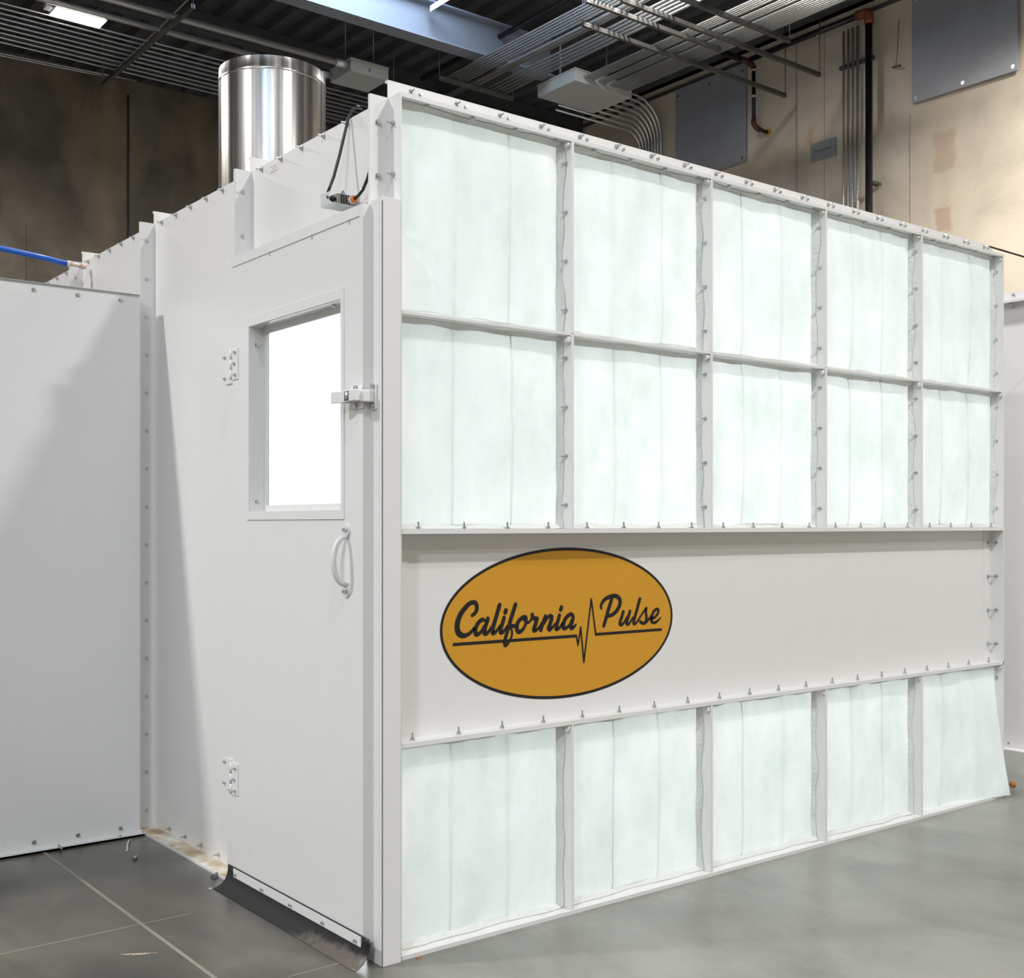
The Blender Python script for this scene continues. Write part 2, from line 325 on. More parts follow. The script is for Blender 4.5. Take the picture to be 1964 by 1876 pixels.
# front frame
top=build(MB().box((.0052,.0003,H-.006),(XR-.0065,S0,H)).box((.0052,.0003,H-.012),(XR-.0065,.004,H-.006)),'top_channel',PAINT,booth)
endc=build(MB().box((XR-.006,0,0),(XR,S0,H)),'end_channel',PAINT,booth)
lef=build(MB().box((0,0,0),(.005,S0,H)),'end_channel',PAINT,booth)
mid=build(MB().box((.005,.003,Z1-.004),(XR-.006,S0,Z1+.004)),'cross_rail',PAINT,booth)
r1=build(MB().box((0.005,0,Z2-.012),(XR,S0,Z2)).box((0,-.002,Z2-.013),(XR,0,Z2+.001)),'cross_rail',PAINT,booth)
r2=build(MB().box((0.005,0,Z3-.010),(XR,S0,Z3+.003)),'cross_rail',PAINT,booth)
base=build(MB().box((0.005,-.001,0),(XR,S0,.012)),'base_channel',PAINT,booth)
divs=[]
for i in range(1,NX):
    for z0,z1 in ((.012,Z3-.01),(Z2,Z1-.004),(Z1+.004,H-.006)):
        d=build(MB().box((i*W-.005,0.001,z0),(i*W+.005,S0,z1)),'divider',PAINT,booth); divs.append((i,z0,z1,d))
blank=build(MB().box((.005,S0-.003,Z3),(XR-.006,S0+.003,Z2-.012)).box((.005,S0-.006,Z3),(.062,S0-.003,Z2-.012)).box((XR-.066,S0-.006,Z3),(XR-.006,S0-.003,Z2-.012)),'blank_panel',PAINT,booth)
NB=21
for k in range(20):
    x=.08+.1617*k
    if x>XR-.03: break
    bolt(r1,(x,.03,Z2),'z',B_STUD); bolt(r2,(x-.02,.03,Z3+.003),'z',B_STUD)
    bolt(top,(x+.03,.03,H-.006),'-z',B_HEAD)
for i,z0,z1,d in divs:
    z=z1-.07 if z1>1 else z1-.08
    while z>z0+.04:
        if z>1.25: bolt(d,(i*W-.005,.028,z),'-x',B_STUD)
        z-=.1545
z=H-.076
while z>.1:
    bolt(endc,(XR-.006,.033,z),'-x',B_STUD if Z3<z<Z2 else B_HEAD)
    if Z3<z<Z2: bolt(blank,(XR-.035,S0-.006,z),'-y',B_STUD)
    z-=.1525
for z in (2.36,2.215): bolt(lef,(0,.035,z),'-x',B_STUD)
# filter support wires behind the media
for rz0,rz1 in ((Z1,H),(Z2,Z1),(.01,Z3)):
    for c in range(NX):
        for q in (1/3.,2/3.):
            x=c*W+W*q+.004+random.uniform(-.01,.01); yw=random.uniform(.055,.064)
            o=build(MB().tube([(x,yw,rz0),(x,yw,rz1)],.0017,6),'support_wire',GALV,booth)
# side panels along x=0
sd=[S0+W2*k for k in range(6)]
DOOR_TOP=2.128
def bent_flange(parent,y,z0,z1):
    pass
for k in range(5):
    y0,y1=sd[k],sd[k+1]
    zb=DOOR_TOP if k==0 else 0
    mb=MB()
    ya=y0 if k!=1 else y0+.02
    mb.box((0,ya,zb),(T_,y1,H))
    # out-turned seam flanges (this panel's near and far edge)
    mb.box((-.060,y0,zb if k<2 else 0),(0,y0+.003,H)); mb.box((-.060,y0+.003,(zb if k<2 else 0)),(-.057,y0+.010,H))
    mb.box((-.058,y1-.003,zb),(0,y1,H))
    if k==0: mb.box((-.055,.1,DOOR_TOP),(0,.94,DOOR_TOP+.004))
    else: mb.box((-.07,y0+(.13 if k==1 else .02),.0),(0,y1-.003,.004)) if False else None
    pnl=build(mb,'side_panel',PAINT,booth)
    z=H-.076
    while z>.06:
        if k!=0 or z>DOOR_TOP:
            if (k==1 and z>DOOR_TOP) or k>=2 or k==0: bolt(pnl,(-.034,y0,z),'-y',B_HEAD)
        z-=.1525
    yy=y0+.03 if k!=0 else y0+.11
    n_=6
    for j in range(n_):
        yy=y0+.085+ (W2-.17)/(n_-1)*j
        if k==0 and yy<.2: continue
        bolt(pnl,(0,yy,H-.012),'-x',B_STUD)
    if k==0:
        for yy in (.34,.50,.66,.82): bolt(pnl,(0,yy,DOOR_TOP+.03),'-x',B_STUD)
    if k>=1:
        for j in range(6):
            yy=y0+.11+.152*j
            if yy<y1-.02: bolt(pnl,(0,yy,.03),'-x',B_STUD)
led=build(MB().box((-.072,1.0,0),(0,1.83,.006)),'base_ledge',LEDGE,booth)
build(MB().box((-.0735,1.0,0),(-.070,1.83,.009)),'ledge_lip',PAINT,led)
# far walls, back wall, roof
build(MB().box((XR-T_,S0,0),(XR,sd[5],H)),'side_panel',PAINT,booth)
build(MB().box((0,sd[5],0),(XR,sd[5]+T_,H)),'back_panel',PAINT,booth)
for k in range(5):
    build(MB().box((T_+.0005,sd[k],H-.02),(XR,sd[k+1]-.001,H-.016)),'roof_panel',PAINT,booth)
    rb=build(MB().box((-.002 if k else 0,sd[k]+.001,H-.016),(XR+.02 if k==0 else XR,sd[k]+.004,H+.052)).box((-.002 if k else 0,sd[k]+.004,H+.046),(XR+.02 if k==0 else XR,sd[k]+.016,H+.052)),'roof_rib',PAINT,booth)
    if k==0:
        for j in range(20):
            x=.08+.1617*j
            if x<XR-.03:
                bolt(rb,(x,S0+.001,H+.038),'-y',B_STUD); bolt(rb,(x+.03,S0+.001,H+.034),'-y',B_SMALL)
# lit diffuser wall inside
build(MB().box((.1,3.08,.15),(XR-.1,3.11,2.36)),'light_panel',LAMPM,booth)
# sticker on the upper side panel
st=build(MB().box((-.0012,.752,2.398),(0,.812,2.427)),'paper_sticker',simple('white_label_paper',(.76,.74,.72),.6),booth)
for j,(a,b) in enumerate(((.757,.805),(.757,.785),(.757,.80))): build(MB().box((-.0018,a,2.402+.008*j),(-.0012,b,2.4032+.008*j)),'printed_line',DARKRED,st)
# door jambs
post=build(MB().box((-.066,-.012,0),(-.005,.052,2.133)),'door_jamb',PAINT,booth,bevel=.002)
build(MB().box((-.0675,-.0135,0),(-.0655,-.0115,2.12)),'jamb_seam',simple('dark_seam_gap',(.12,.11,.1),.8),post)
build(MB().box((-.064,.052,.0),(0,.075,DOOR_TOP)),'door_jamb',PAINT,booth)
jb=build(MB().box((-.066,.902,0),(0,1.0,DOOR_TOP-.002)),'door_jamb',PAINT,booth,bevel=.0015)
# door with window cut-out (slab made of a frame around the opening)
DX=-.092; DB=-.064; DY0,DY1,DZ0,DZ1=.048,.897,.052,2.121
wy0,wy1,wz0,wz1=.168,.768,1.266,1.872
mb=MB()
mb.box((DX,DY0,DZ0),(DB,DY1,wz0)); mb.box((DX,DY0,wz1),(DB,DY1,DZ1)); mb.box((DX,DY0,wz0),(DB,wy0,wz1)); mb.box((DX,wy1,wz0),(DB,DY1,wz1))
door=build(mb,'door',PAINT,booth)
# thin edge trims of the door skin
build(MB().box((DX-.0012,.072,2.090),(DX,DY1,DZ1)),'top_trim',PAINT,door)
mb=MB()
for yy in (.62,.34,.12): mb.box((DX-.002,yy,2.078),(DX,yy+.006,2.092))
mb.box((DX-.002,.066,2.088),(DX,DY1,2.0895))
build(mb,'skin_fold',simple('trim_shadow_gap',(.45,.44,.42),.7),door)
wf=MB(); t=DX-.0035
o0,o1,q0,q1=.150,.783,1.240,1.903
wf.box((t,o0,q0),(DX,o1,wz0)); wf.box((t,o0,wz1),(DX,o1,q1)); wf.box((t,o0,wz0),(DX,wy0,wz1)); wf.box((t,wy1,wz0),(DX,o1,wz1))
# reveal
wf.box((DX-.001,wy1-.0015,wz0),(-.02,wy1+.004,wz1)); wf.box((DX-.001,wy0-.004,wz0),(-.02,wy0+.0015,wz1)); wf.box((DX-.001,wy0,wz1-.0015),(-.02,wy1,wz1+.004)); wf.box((DX-.001,wy0,wz0-.004),(-.02,wy1,wz0+.0015))
# glazing bead
g=.022
wf.box((-.045,wy0,wz0),(-.032,wy0+g,wz1)); wf.box((-.045,wy1-g,wz0),(-.032,wy1,wz1)); wf.box((-.045,wy0+g,wz0),(-.032,wy1-g,wz0+g)); wf.box((-.045,wy0+g,wz1-g),(-.032,wy1-g,wz1))
wfo=build(wf,'window_frame',PAINT,door)
build(MB().box((-.040,wy0+g+.0005,wz0+g+.0005),(-.037,wy1-g-.0005,wz1-g-.0005)),'pane',GLASS,door)
for y,z in ((wy1,1.30),(wy1,1.815)): bolt(door,(-.068,y-.001,z),'-y',B_SMALL,'screw')
for y in (.25,.70): bolt(door,(-.07,y,wz1-.001),'-z',B_SMALL,'screw')
# hinges
for zc in (1.762,.372):
    mb=MB(); h=.052
    mb.box((DX-.004,.850,zc-h),(DX-.0,.896,zc+h))
    mb.box((-.071,.903,zc-h-.004),(-.066,1.022,zc+h-.002))
    mb.box((-.086,.900,zc-h),(-.066,.906,zc+h))
    for a,b in ((-h,-h*.34),(-h*.32,h*.32),(h*.34,h)): mb.tube([(-.097,.899,zc+a),(-.097,.899,zc+b)],.005,10)
    hg=build(mb,'hinge',PAINT,door)
    for y,z in ((.868,h*.72),(.868,-h*.72),(.874,0)): bolt(door,(DX-.004,y,zc+z),'-x',B_SMALL,'screw')
    for y,z in ((1.004,h*.7),(1.004,-h*.7)): bolt(door,(-.071,y,zc+z),'-x',B_SMALL,'screw')
# pull handle : round lugs, bowed flat grip
mb=MB()
def disc(mb,y,z,r,x0,x1,seg=20):
    A=[mb.bm.verts.new((x0,y+r*math.cos(2*math.pi*k/seg),z+r*math.sin(2*math.pi*k/seg))) for k in range(seg)]
    B=[mb.bm.verts.new((x1,v.co.y,v.co.z)) for v in A]
    mb.bm.faces.new(A); mb.bm.faces.new(B)
    for k in range(seg): mb.bm.faces.new((A[k],A[(k+1)%seg],B[(k+1)%seg],B[k]))
for z in (1.208,1.036): disc(mb,.134,z,.017,DX-.006,DX)
pts=[];
for k in range(21):
    t=k/20; z=1.192-.140*t; s=math.sin(math.pi*t)**.42
    pts.append((DX-.003-.044*s,.132,z))
mb.tube(pts,[.0075+.001*math.sin(math.pi*k/20) for k in range(21)],10)
hd=build(mb,'pull_handle',PAINT,door)
for z in (1.21,1.034):
    for y in (.128,.140): bolt(door,(DX-.006,y,z),'-x',B_SMALL,'screw')
# cam latch
lm=MB()
lm.box((DX-.006,.044,1.548),(DX,.105,1.612))
lm.box((-.072,.012,1.545),(-.066,.050,1.616))
lm.box((-.105,.02,1.565),(-.072,.045,1.598))
lt=build(lm,'latch',PAINT,door,bevel=.003)
lv=MB(); lv.box((-.128,.035,1.568),(-.100,.062,1.600)); lv.box((-.128,.062,1.568),(-.120,.098,1.600)); lv.box((-.106,.062,1.568),(-.100,.098,1.600))
lv.prism([(-.128,.098),(-.100,.098),(-.104,.118),(-.136,.148),(-.142,.142)],'z',1.566,1.599)
build(lv,'latch_lever',PAINT,door,bevel=.002)
build(MB().box((-.1288,.066,1.571),(-.1279,.089,1.597)),'latch_pocket',BLACK,door)
build(MB().tube([(-.1290,.0735,1.573),(-.1290,.0735,1.595)],.0058,12),'latch_roller',simple('satin_steel',(.6,.6,.6),.35,.6),door)
for p in ((DX-.006,.075,1.557),(DX-.006,.075,1.607)): bolt(door,p,'-x',B_HEAD)
for p in ((-.072,.026,1.556),(-.072,.026,1.610)): bolt(door,p,'-x',B_HEAD)
# bottom sweep : retaining strip and curved rubber flap
sp=build(MB().box((DX-.007,.050,.046),(DX-.003,.878,.074)),'sweep_strip',PAINT,door)
for y in (.86,.66,.465,.262,.075): bolt(door,(DX-.007,y,.058),'-x',B_SMALL,'screw')
mb=MB(); prof=[(DX-.0025,.078),(DX-.0025,.060),(DX-.006,.042),(DX-.013,.026),(DX-.024,.013),(DX-.040,.004),(DX-.052,.0015)]
NYS=40; rows=[]
for j in range(NYS+1):
    y=.008+.918*j/NYS; row=[]
    for i,(x,z) in enumerate(prof):
        f=i/(len(prof)-1); wv=.0012*math.sin(j*.9)*f*f
        e=.012*f*f*(max(0,(j-NYS*.94)/(NYS*.06)))
        row.append(mb.bm.verts.new((x*1.0-wv*.5-(-.0)*f, y+e, max(.0012,z+ (.0012*abs(math.sin(j*.35))*f*(1-f))))))
    rows.append(row)
for a,b in zip(rows,rows[1:]):
    for i in range(len(prof)-1):
        f=mb.bm.faces.new((a[i],a[i+1],b[i+1],b[i])); f.smooth=True
m,n,l,p=nmat('dusty_black_rubber'); RUBD=m
tc=n.new('ShaderNodeTexCoord'); sx=n.new('ShaderNodeSeparateXYZ'); l.new(tc.outputs['Object'],sx.inputs[0])
nz=n.new('ShaderNodeTexNoise'); nz.inputs['Scale'].default_value=22; nz.inputs['Detail'].default_value=6; l.new(tc.outputs['Object'],nz.inputs['Vector'])
mr=n.new('ShaderNodeMapRange'); mr.inputs[1].default_value=.045; mr.inputs[2].default_value=.0; l.new(sx.outputs[2],mr.inputs[0])
mr2=n.new('ShaderNodeMapRange'); mr2.inputs[1].default_value=.50; mr2.inputs[2].default_value=.05; l.new(sx.outputs[1],mr2.inputs[0])
q=n.new('ShaderNodeMath'); q.operation='MULTIPLY'; l.new(mr.outputs[0],q.inputs[0]); l.new(mr2.outputs[0],q.inputs[1])
q1=n.new('ShaderNodeMath'); q1.operation='ADD'; l.new(q.outputs[0],q1.inputs[0]); l.new(nz.outputs['Fac'],q1.inputs[1])
r=ramp(n,[(.72,(.010,.010,.010)),(1.05,(.12,.10,.085))]); l.new(q1.outputs[0],r.inputs[0]); l.new(r.outputs[0],p.inputs['Base Color']); p.inputs['Roughness'].default_value=.4
fl=build(mb,'rubber_sweep',RUBD,door)
sm=fl.modifiers.new('solid','SOLIDIFY'); sm.thickness=.0022; sm.offset=0
# ---------------------------------------------------------------- interlock switch above the door
sw=thing('door_interlock_switch',(0,.20,2.13),'small metal bracket with limit switch fixed above the booth door','switch')
BRK=simple('bracket_zinc',(.62,.65,.64),.45,.2)
build(MB().box((-.092,.222,2.160),(0,.290,2.1625)).box((-.0015,.222,2.1625),(0,.300,2.20)).box((-.092,.240,2.1625),(-.090,.290,2.198)),'bracket',BRK,sw,bevel=.0005)
build(MB().box((-.072,.228,2.163),(-.010,.262,2.194)),'switch_body',simple('switch_grey_metal',(.34,.32,.30),.4,.5),sw,bevel=.002)
mb=MB()
for k in range(4): mb.box((-.060+.008*k,.2265,2.166),(-.056+.008*k,.229,2.192))
build(mb,'cooling_fin',BLACK,sw)
build(MB().tube([(-.026,.229,2.178),(-.026,.214,2.179)],.0125,14),'gland_nut',NYLON,sw)
build(MB().tube([(-.026,.2145,2.179),(-.026,.205,2.180)],.009,14),'seal_ring',simple('orange_seal',(.75,.16,.03),.4),sw)
build(MB().prism([(-.050,2.194),(-.034,2.194),(-.044,2.209)],'y',.240,.248),'actuator',STEEL,sw)
build(MB().tube([(-.073,.240,2.178),(-.088,.240,2.178)],.006,10).tube([(-.078,.240,2.178),(-.084,.240,2.178)],.009,10),'connector',BLACK,sw)
cb=MB().tube([(.03,.258,2.472),(.015,.262,2.474),(.002,.268,2.464),(-.008,.274,2.44),(-.020,.270,2.40),(-.043,.264,2.32),(-.066,.258,2.25),(-.084,.262,2.20),(-.090,.250,2.182),(-.089,.243,2.178)],.0046,10)
tag(build(cb,'cable',BLACK,origin=(-.05,.27,2.18)),'black cable running up from the door switch over the booth edge','cable')
cb=MB().tube([(-.026,.206,2.180),(-.026,.185,2.184),(-.026,.160,2.195),(-.028,.130,2.22),(-.032,.105,2.25),(-.036,.088,2.285),(-.037,.078,2.31)],.0048,10)
tag(build(cb,'cable',BLACK,origin=(-.03,.15,2.2)),'black cable curving from the orange switch gland behind the corner flange','cable')
# ---------------------------------------------------------------- filters
rowname=['top','middle','bottom']; colname=['first','second','third','fourth','fifth']
def filter_(r,c):
    z0,z1=[(Z1+.004,H-.006),(Z2,Z1-.004),(.012,Z3-.010)][r]
    x0,x1=c*W+.006,(c+1)*W-.006
    if c==0: x0=.006
    t=thing('air_filter',(x0,.05,z0),'',  'filter','air filters in the booth front')
    N=36; seed=r*7+c*3.1+1; loose=(r==2 and c==4)
    mb=MB(); g=[]
    for j in range(N+1):
        v=j/N; row=[]
        for i in range(N+1):
            u=i/N
            e=min(u,1-u,v,1-v)
            puff=.030*(1-math.exp(-e*16))
            cx=min(u,1-u)*min(v,1-v)
            wr_=noise.noise(Vector((u*5+seed,v*1.2,seed)))*.007+noise.noise(Vector((u*14+seed,v*4,seed+5)))*.0025
            # diagonal pull creases near corners
            wr_+=.004*math.sin((u-v)*22+seed)*math.exp(-(min(u,1-u)+min(v,1-v))*7)
            y=S0-.003-puff*(.55+.25*noise.noise(Vector((u*2,v*2,seed))))+wr_*min(1,e*12)
            x=x0+(x1-x0)*u; z=z0+(z1-z0)*v
            if loose:
                k=max(0,u-.30)/.7; k2=(1-v)**1.5
                y-=.070*k**1.4*k2+.02*k
                x+=.010*k*k2
            row.append(mb.bm.verts.new((x,min(y,S0+.001),z)))
        g.append(row)
    for a,b in zip(g,g[1:]):
        for i in range(N):
            f=mb.bm.faces.new((a[i],a[i+1],b[i+1],b[i])); f.smooth=True
    if loose:
        edge_pts=[g[j][N].co.copy() for j in range(N+1)]
    build(mb,'fibre_pad',FILT,t)
    if loose:
        sf=MB(); rws=[]
        for j,pe in enumerate(edge_pts):
            v=j/N; q=Vector((XR+.014*(1-v)**.6+.003,.030+.004*math.sin(j*.7),pe.z))
            rws.append([sf.bm.verts.new(pe),sf.bm.verts.new(pe.lerp(q,.5)+Vector((.004*math.sin(j*.5+1)+.004,0,0))),sf.bm.verts.new(q)])
        for a,b in zip(rws,rws[1:]):
            for i in range(2):
                f=sf.bm.faces.new((a[i],a[i+1],b[i+1],b[i])); f.smooth=True
        build(sf,'side_fold',GAUZE,t)
    # gathered gauze edge running round the pad, clinging to the flanges
    def edge(p0,p1,nrm,s):
        mbh=MB(); P0,P1=Vector(p0),Vector(p1); nr=Vector(nrm); L=(P1-P0).length; K=30; A=[];Bv=[];Cv=[]
        for k in range(K+1):
            q=k/K; p=P0.lerp(P1,q)
            d=max(.001,.008+.022*noise.noise(Vector((q*4,s,0))))+.004*noise.noise(Vector((q*17,s,3)))
            h=.007+.005*noise.noise(Vector((q*7,s,9)))
            pb=Vector((p.x,S0-.006,p.z))
            A.append(mbh.bm.verts.new(pb+nr*.002+Vector((0,-d-.012,0)))); Bv.append(mbh.bm.verts.new(pb+nr*(h+.004)+Vector((0,-d,0)))); Cv.append(mbh.bm.verts.new(pb+nr*(h*1.3+.006)+Vector((0,.001,0))))
        for X_,Y_ in ((A,Bv),(Bv,Cv)):
            for k in range(K):
                f=mbh.bm.faces.new((X_[k],X_[k+1],Y_[k+1],Y_[k])); f.smooth=True
        return mbh
    e1=[((x0,0,z1),(x1,0,z1),(0,0,-1)),((x0,0,z0),(x1,0,z0),(0,0,1)),((x1,0,z0),(x1,0,z1),(-1,0,0)),((x0,0,z0),(x0,0,z1),(1,0,0))]
    for k,(a,b,nn) in enumerate(e1):
        if loose and k in (1,): continue
        build(edge(a,b,nn,seed*3+k*11),'gauze_edge',GAUZE,t)
    # bunched corner knot of gauze
    corners=[(x1-.006,z1-.006)] if r!=2 else [(x1-.004,z1-.006)]
    for (cx_,cz_) in corners:
        kb=bmesh.new(); bmesh.ops.create_icosphere(kb,subdivisions=2,radius=.0095)
        for v in kb.verts:
            v.co*=1+.8*noise.noise(v.co*130+Vector((seed,0,0)))
            v.co.z*=1.5; v.co+=Vector((cx_,.012,cz_-.006))
        for f in kb.faces:f.smooth=True
        m_=MB(); m_.bm.free(); m_.bm=kb
        build(m_,'gauze_knot',GAUZE,t)
    row=rowname[r]; col=colname[c]
    extra={(0,0):'beside the corner flange',(0,1):'second in',(0,2):'in the middle column',(0,3):'next to last',(0,4):'at the far right end',
           (1,0):'right of the door latch',(1,1):'just above the sign',(1,2):'in the middle column',(1,3):'next to last',(1,4):'at the far right end',
           (2,0):'beside the white corner post',(2,1):'below the oval sign',(2,2):'in the middle column',(2,3):'left of the loose one',(2,4):'billowing loose at the floor'}[(r,c)]
    t['label']='glowing air filter, %s row, %s from the door, %s'%(row,col,extra)
    return t
for r in range(3):
    for c in range(NX): filter_(r,c)
# ---------------------------------------------------------------- oval sign
LET={'C_0':[(0.2934,0.9521,0.0047),(0.3045,0.9594,0.0056),(0.3107,0.9731,0.0062),(0.3065,0.9878,0.0062),(0.2962,0.991,0.0059),(0.281,0.9864,0.0061),(0.2632,0.9719,0.0069),(0.2482,0.9537,0.0075),(0.2394,0.9331,0.008),(0.2381,0.9155,0.0083),(0.2444,0.9008,0.0083),(0.2591,0.8933,0.0069),(0.2755,0.8951,0.0053),(0.2893,0.9027,0.0047),(0.3017,0.9143,0.0045)],
'a_0':[(0.3407,0.9346,0.0039),(0.3309,0.9372,0.0056),(0.3184,0.9307,0.0059),(0.3086,0.9183,0.0062),(0.3052,0.9051,0.0067),(0.3079,0.8949,0.0067),(0.3184,0.8954,0.005),(0.3295,0.9043,0.0045),(0.3379,0.9179,0.0039)],
'a_1':[(0.352,0.9397,0.0059),(0.3477,0.9275,0.0059),(0.3407,0.9099,0.0062),(0.3393,0.8976,0.007),(0.3477,0.8948,0.0056),(0.3576,0.9033,0.0042),(0.3647,0.9142,0.0028)],
'l_0':[(0.3967,0.9784,0.0064),(0.3917,0.965,0.0064),(0.3831,0.9416,0.0063),(0.3746,0.9193,0.0065),(0.3696,0.9038,0.0068),(0.3718,0.8946,0.0065),(0.3803,0.8964,0.0048),(0.3917,0.9071,0.0037),(0.3988,0.9169,0.0026)],
'i_0':[(0.4139,0.9389,0.0059),(0.4089,0.9244,0.006),(0.4024,0.9088,0.0062),(0.401,0.8963,0.0068),(0.4074,0.8943,0.0051),(0.4189,0.9033,0.004),(0.4261,0.9132,0.0029)],
'i_1':[(0.4187,0.9552,0.0064),(0.4213,0.9611,0.0064)],
'f_0':[(0.4588,0.9775,0.0062),(0.4523,0.9623,0.0063),(0.4435,0.9409,0.0064),(0.4341,0.915,0.0064),(0.4261,0.8938,0.0057),(0.4189,0.8748,0.0054),(0.4161,0.8601,0.0054),(0.4197,0.8531,0.0046),(0.4305,0.8604,0.0037),(0.4406,0.8735,0.0035),(0.445,0.8881,0.0036),(0.4428,0.902,0.0034),(0.4363,0.9103,0.0034)],
'f_1':[(0.4377,0.9126,0.0054),(0.4523,0.912,0.0052),(0.4625,0.9118,0.0049)],
'o_0':[(0.4895,0.9366,0.0061),(0.4733,0.9279,0.006),(0.4645,0.9134,0.0066),(0.4652,0.8984,0.0066),(0.474,0.8922,0.0058),(0.488,0.8995,0.0049),(0.4976,0.9128,0.0043),(0.5006,0.9265,0.0055),(0.4984,0.9357,0.0061),(0.4895,0.9366,0.0061)],
'o_1':[(0.4947,0.9268,0.004),(0.5021,0.919,0.004),(0.5132,0.9213,0.0038),(0.5222,0.9301,0.0035),(0.5281,0.9368,0.0035)],
'r_0':[(0.5252,0.9433,0.0058),(0.5281,0.9339,0.0067),(0.5386,0.9304,0.0061),(0.5462,0.9306,0.0052)],
'r_1':[(0.5446,0.9301,0.0061),(0.5386,0.913,0.0064),(0.5319,0.8976,0.0067),(0.5341,0.8923,0.0052),(0.5446,0.8958,0.0042),(0.5567,0.9062,0.0035),(0.5628,0.9164,0.0029)],
'n_0':[(0.5787,0.9355,0.0059),(0.5718,0.9206,0.0061),(0.565,0.9058,0.0061),(0.5597,0.8932,0.0058)],
'n_1':[(0.5734,0.9123,0.0032),(0.5825,0.9259,0.0044),(0.5939,0.935,0.0053),(0.6039,0.9343,0.0056),(0.6039,0.926,0.0064),(0.5978,0.9111,0.0065),(0.5924,0.8984,0.0068),(0.5962,0.8923,0.0053),(0.607,0.8988,0.0041),(0.6178,0.91,0.003)],
'i_2':[(0.6363,0.9357,0.0058),(0.6317,0.9211,0.0059),(0.6247,0.9037,0.0064),(0.6239,0.8937,0.0065),(0.6332,0.8938,0.0047),(0.6441,0.9039,0.0039),(0.6503,0.913,0.003)],
'i_3':[(0.6419,0.954,0.0064),(0.645,0.9607,0.0064)],
'a_2':[(0.6864,0.9372,0.0054),(0.6738,0.9335,0.006),(0.6597,0.9209,0.0062),(0.6534,0.9046,0.0065),(0.655,0.8944,0.0068),(0.6659,0.8944,0.0048),(0.6801,0.9038,0.0045),(0.6879,0.9183,0.0042)],
'a_3':[(0.6864,0.9372,0.0054),(0.6935,0.9311,0.0057),(0.6927,0.9192,0.0061),(0.6864,0.9028,0.0064),(0.6872,0.8927,0.0066),(0.699,0.8962,0.0043),(0.7077,0.9047,0.0018)],
'P_0':[(0.8631,0.9781,0.006),(0.8488,0.9454,0.0063),(0.8369,0.9144,0.0063),(0.8275,0.8922,0.0058)],
'P_1':[(0.8169,0.9494,0.0037),(0.8157,0.9608,0.005),(0.8299,0.9776,0.0057),(0.8536,0.9863,0.006),(0.8798,0.9885,0.0062),(0.8979,0.9776,0.0066),(0.8996,0.959,0.0066),(0.8846,0.9385,0.0063),(0.8631,0.9263,0.0057),(0.8464,0.9245,0.0052)],
'u_0':[(0.9155,0.9344,0.0055),(0.9088,0.9179,0.0055),(0.9003,0.899,0.0057),(0.9059,0.8912,0.0053),(0.9185,0.898,0.0037),(0.9331,0.9168,0.0036)],
'u_1':[(0.946,0.9343,0.0055),(0.9379,0.9147,0.0053),(0.9306,0.8974,0.0055),(0.9367,0.8917,0.0049),(0.9477,0.8983,0.0036),(0.96,0.9137,0.0032)],
'l_1':[(0.9917,0.9739,0.0057),(0.9822,0.9483,0.0057),(0.9699,0.9167,0.0053),(0.963,0.8957,0.0053),(0.9686,0.891,0.0043),(0.9822,0.9001,0.0036),(0.9971,0.9172,0.0034),(1.0121,0.9327,0.0034),(1.0216,0.9403,0.0038)],
's_0':[(1.0226,0.9412,0.0045),(1.0201,0.9269,0.0049),(1.0234,0.9106,0.0052),(1.0196,0.8964,0.0052),(1.0071,0.8913,0.0045),(0.9934,0.8995,0.0034)],
's_1':[(0.9934,0.8959,0.004),(1.0084,0.8907,0.0043),(1.0221,0.8944,0.0045),(1.0347,0.9046,0.0034),(1.0448,0.9149,0.0031)],
'e_0':[(1.0448,0.9045,0.0038),(1.0625,0.9086,0.0043),(1.0765,0.9207,0.0044),(1.0804,0.9323,0.0043),(1.0714,0.9363,0.0045),(1.0562,0.9271,0.005),(1.0473,0.9094,0.0054),(1.0461,0.8968,0.005),(1.0587,0.8904,0.0043),(1.0753,0.8953,0.0036),(1.0919,0.9072,0.0018)],
'pulse':[(0.2259,0.8688,0.0041),(0.7078,0.866,0.0045),(0.7156,0.8364,0.0029),(0.7268,0.893,0.0029),(0.7403,0.7791,0.0029),(0.7724,0.9822,0.0029),(0.7923,0.8663,0.0039),(1.0933,0.8653,0.0043)]}
KEY={'C_0': 'C', 'a_0': 'a1', 'a_1': 'a1', 'l_0': 'l1', 'i_0': 'i1', 'i_1': 'i1', 'f_0': 'f', 'f_1': 'f', 'o_0': 'o', 'o_1': 'o', 'r_0': 'r', 'r_1': 'r', 'n_0': 'n', 'n_1': 'n', 'i_2': 'i2', 'i_3': 'i2', 'a_2': 'a2', 'a_3': 'a2', 'P_0': 'P', 'P_1': 'P', 'u_0': 'u', 'u_1': 'u', 'l_1': 'l2', 's_0': 's', 's_1': 's', 'e_0': 'e'}
sg=thing('oval_sign',(.6625,S0-.003,.911),'gold oval sign with black script lettering and a heartbeat line','sign')
def ellipse(mb,cx,cz,a,b,y0,y1,seg=96,hole=None):
    O=[(cx+a*math.cos(2*math.pi*k/seg),cz+b*math.sin(2*math.pi*k/seg)) for k in range(seg)]
    F=[mb.bm.verts.new((x,y0,z)) for x,z in O]; 
    if hole:
        I=[(cx+hole[0]*math.cos(2*math.pi*k/seg),cz+hole[1]*math.sin(2*math.pi*k/seg)) for k in range(seg)]
        G=[mb.bm.verts.new((x,y0,z)) for x,z in I]
        for k in range(seg): mb.bm.faces.new((F[k],F[(k+1)%seg],G[(k+1)%seg],G[k]))
    else: mb.bm.faces.new(F)
    return mb
ys=S0-.0036
build(ellipse(MB(),.6625,.911,.4855,.239,ys,ys),'sign_face',YELLOW,sg)
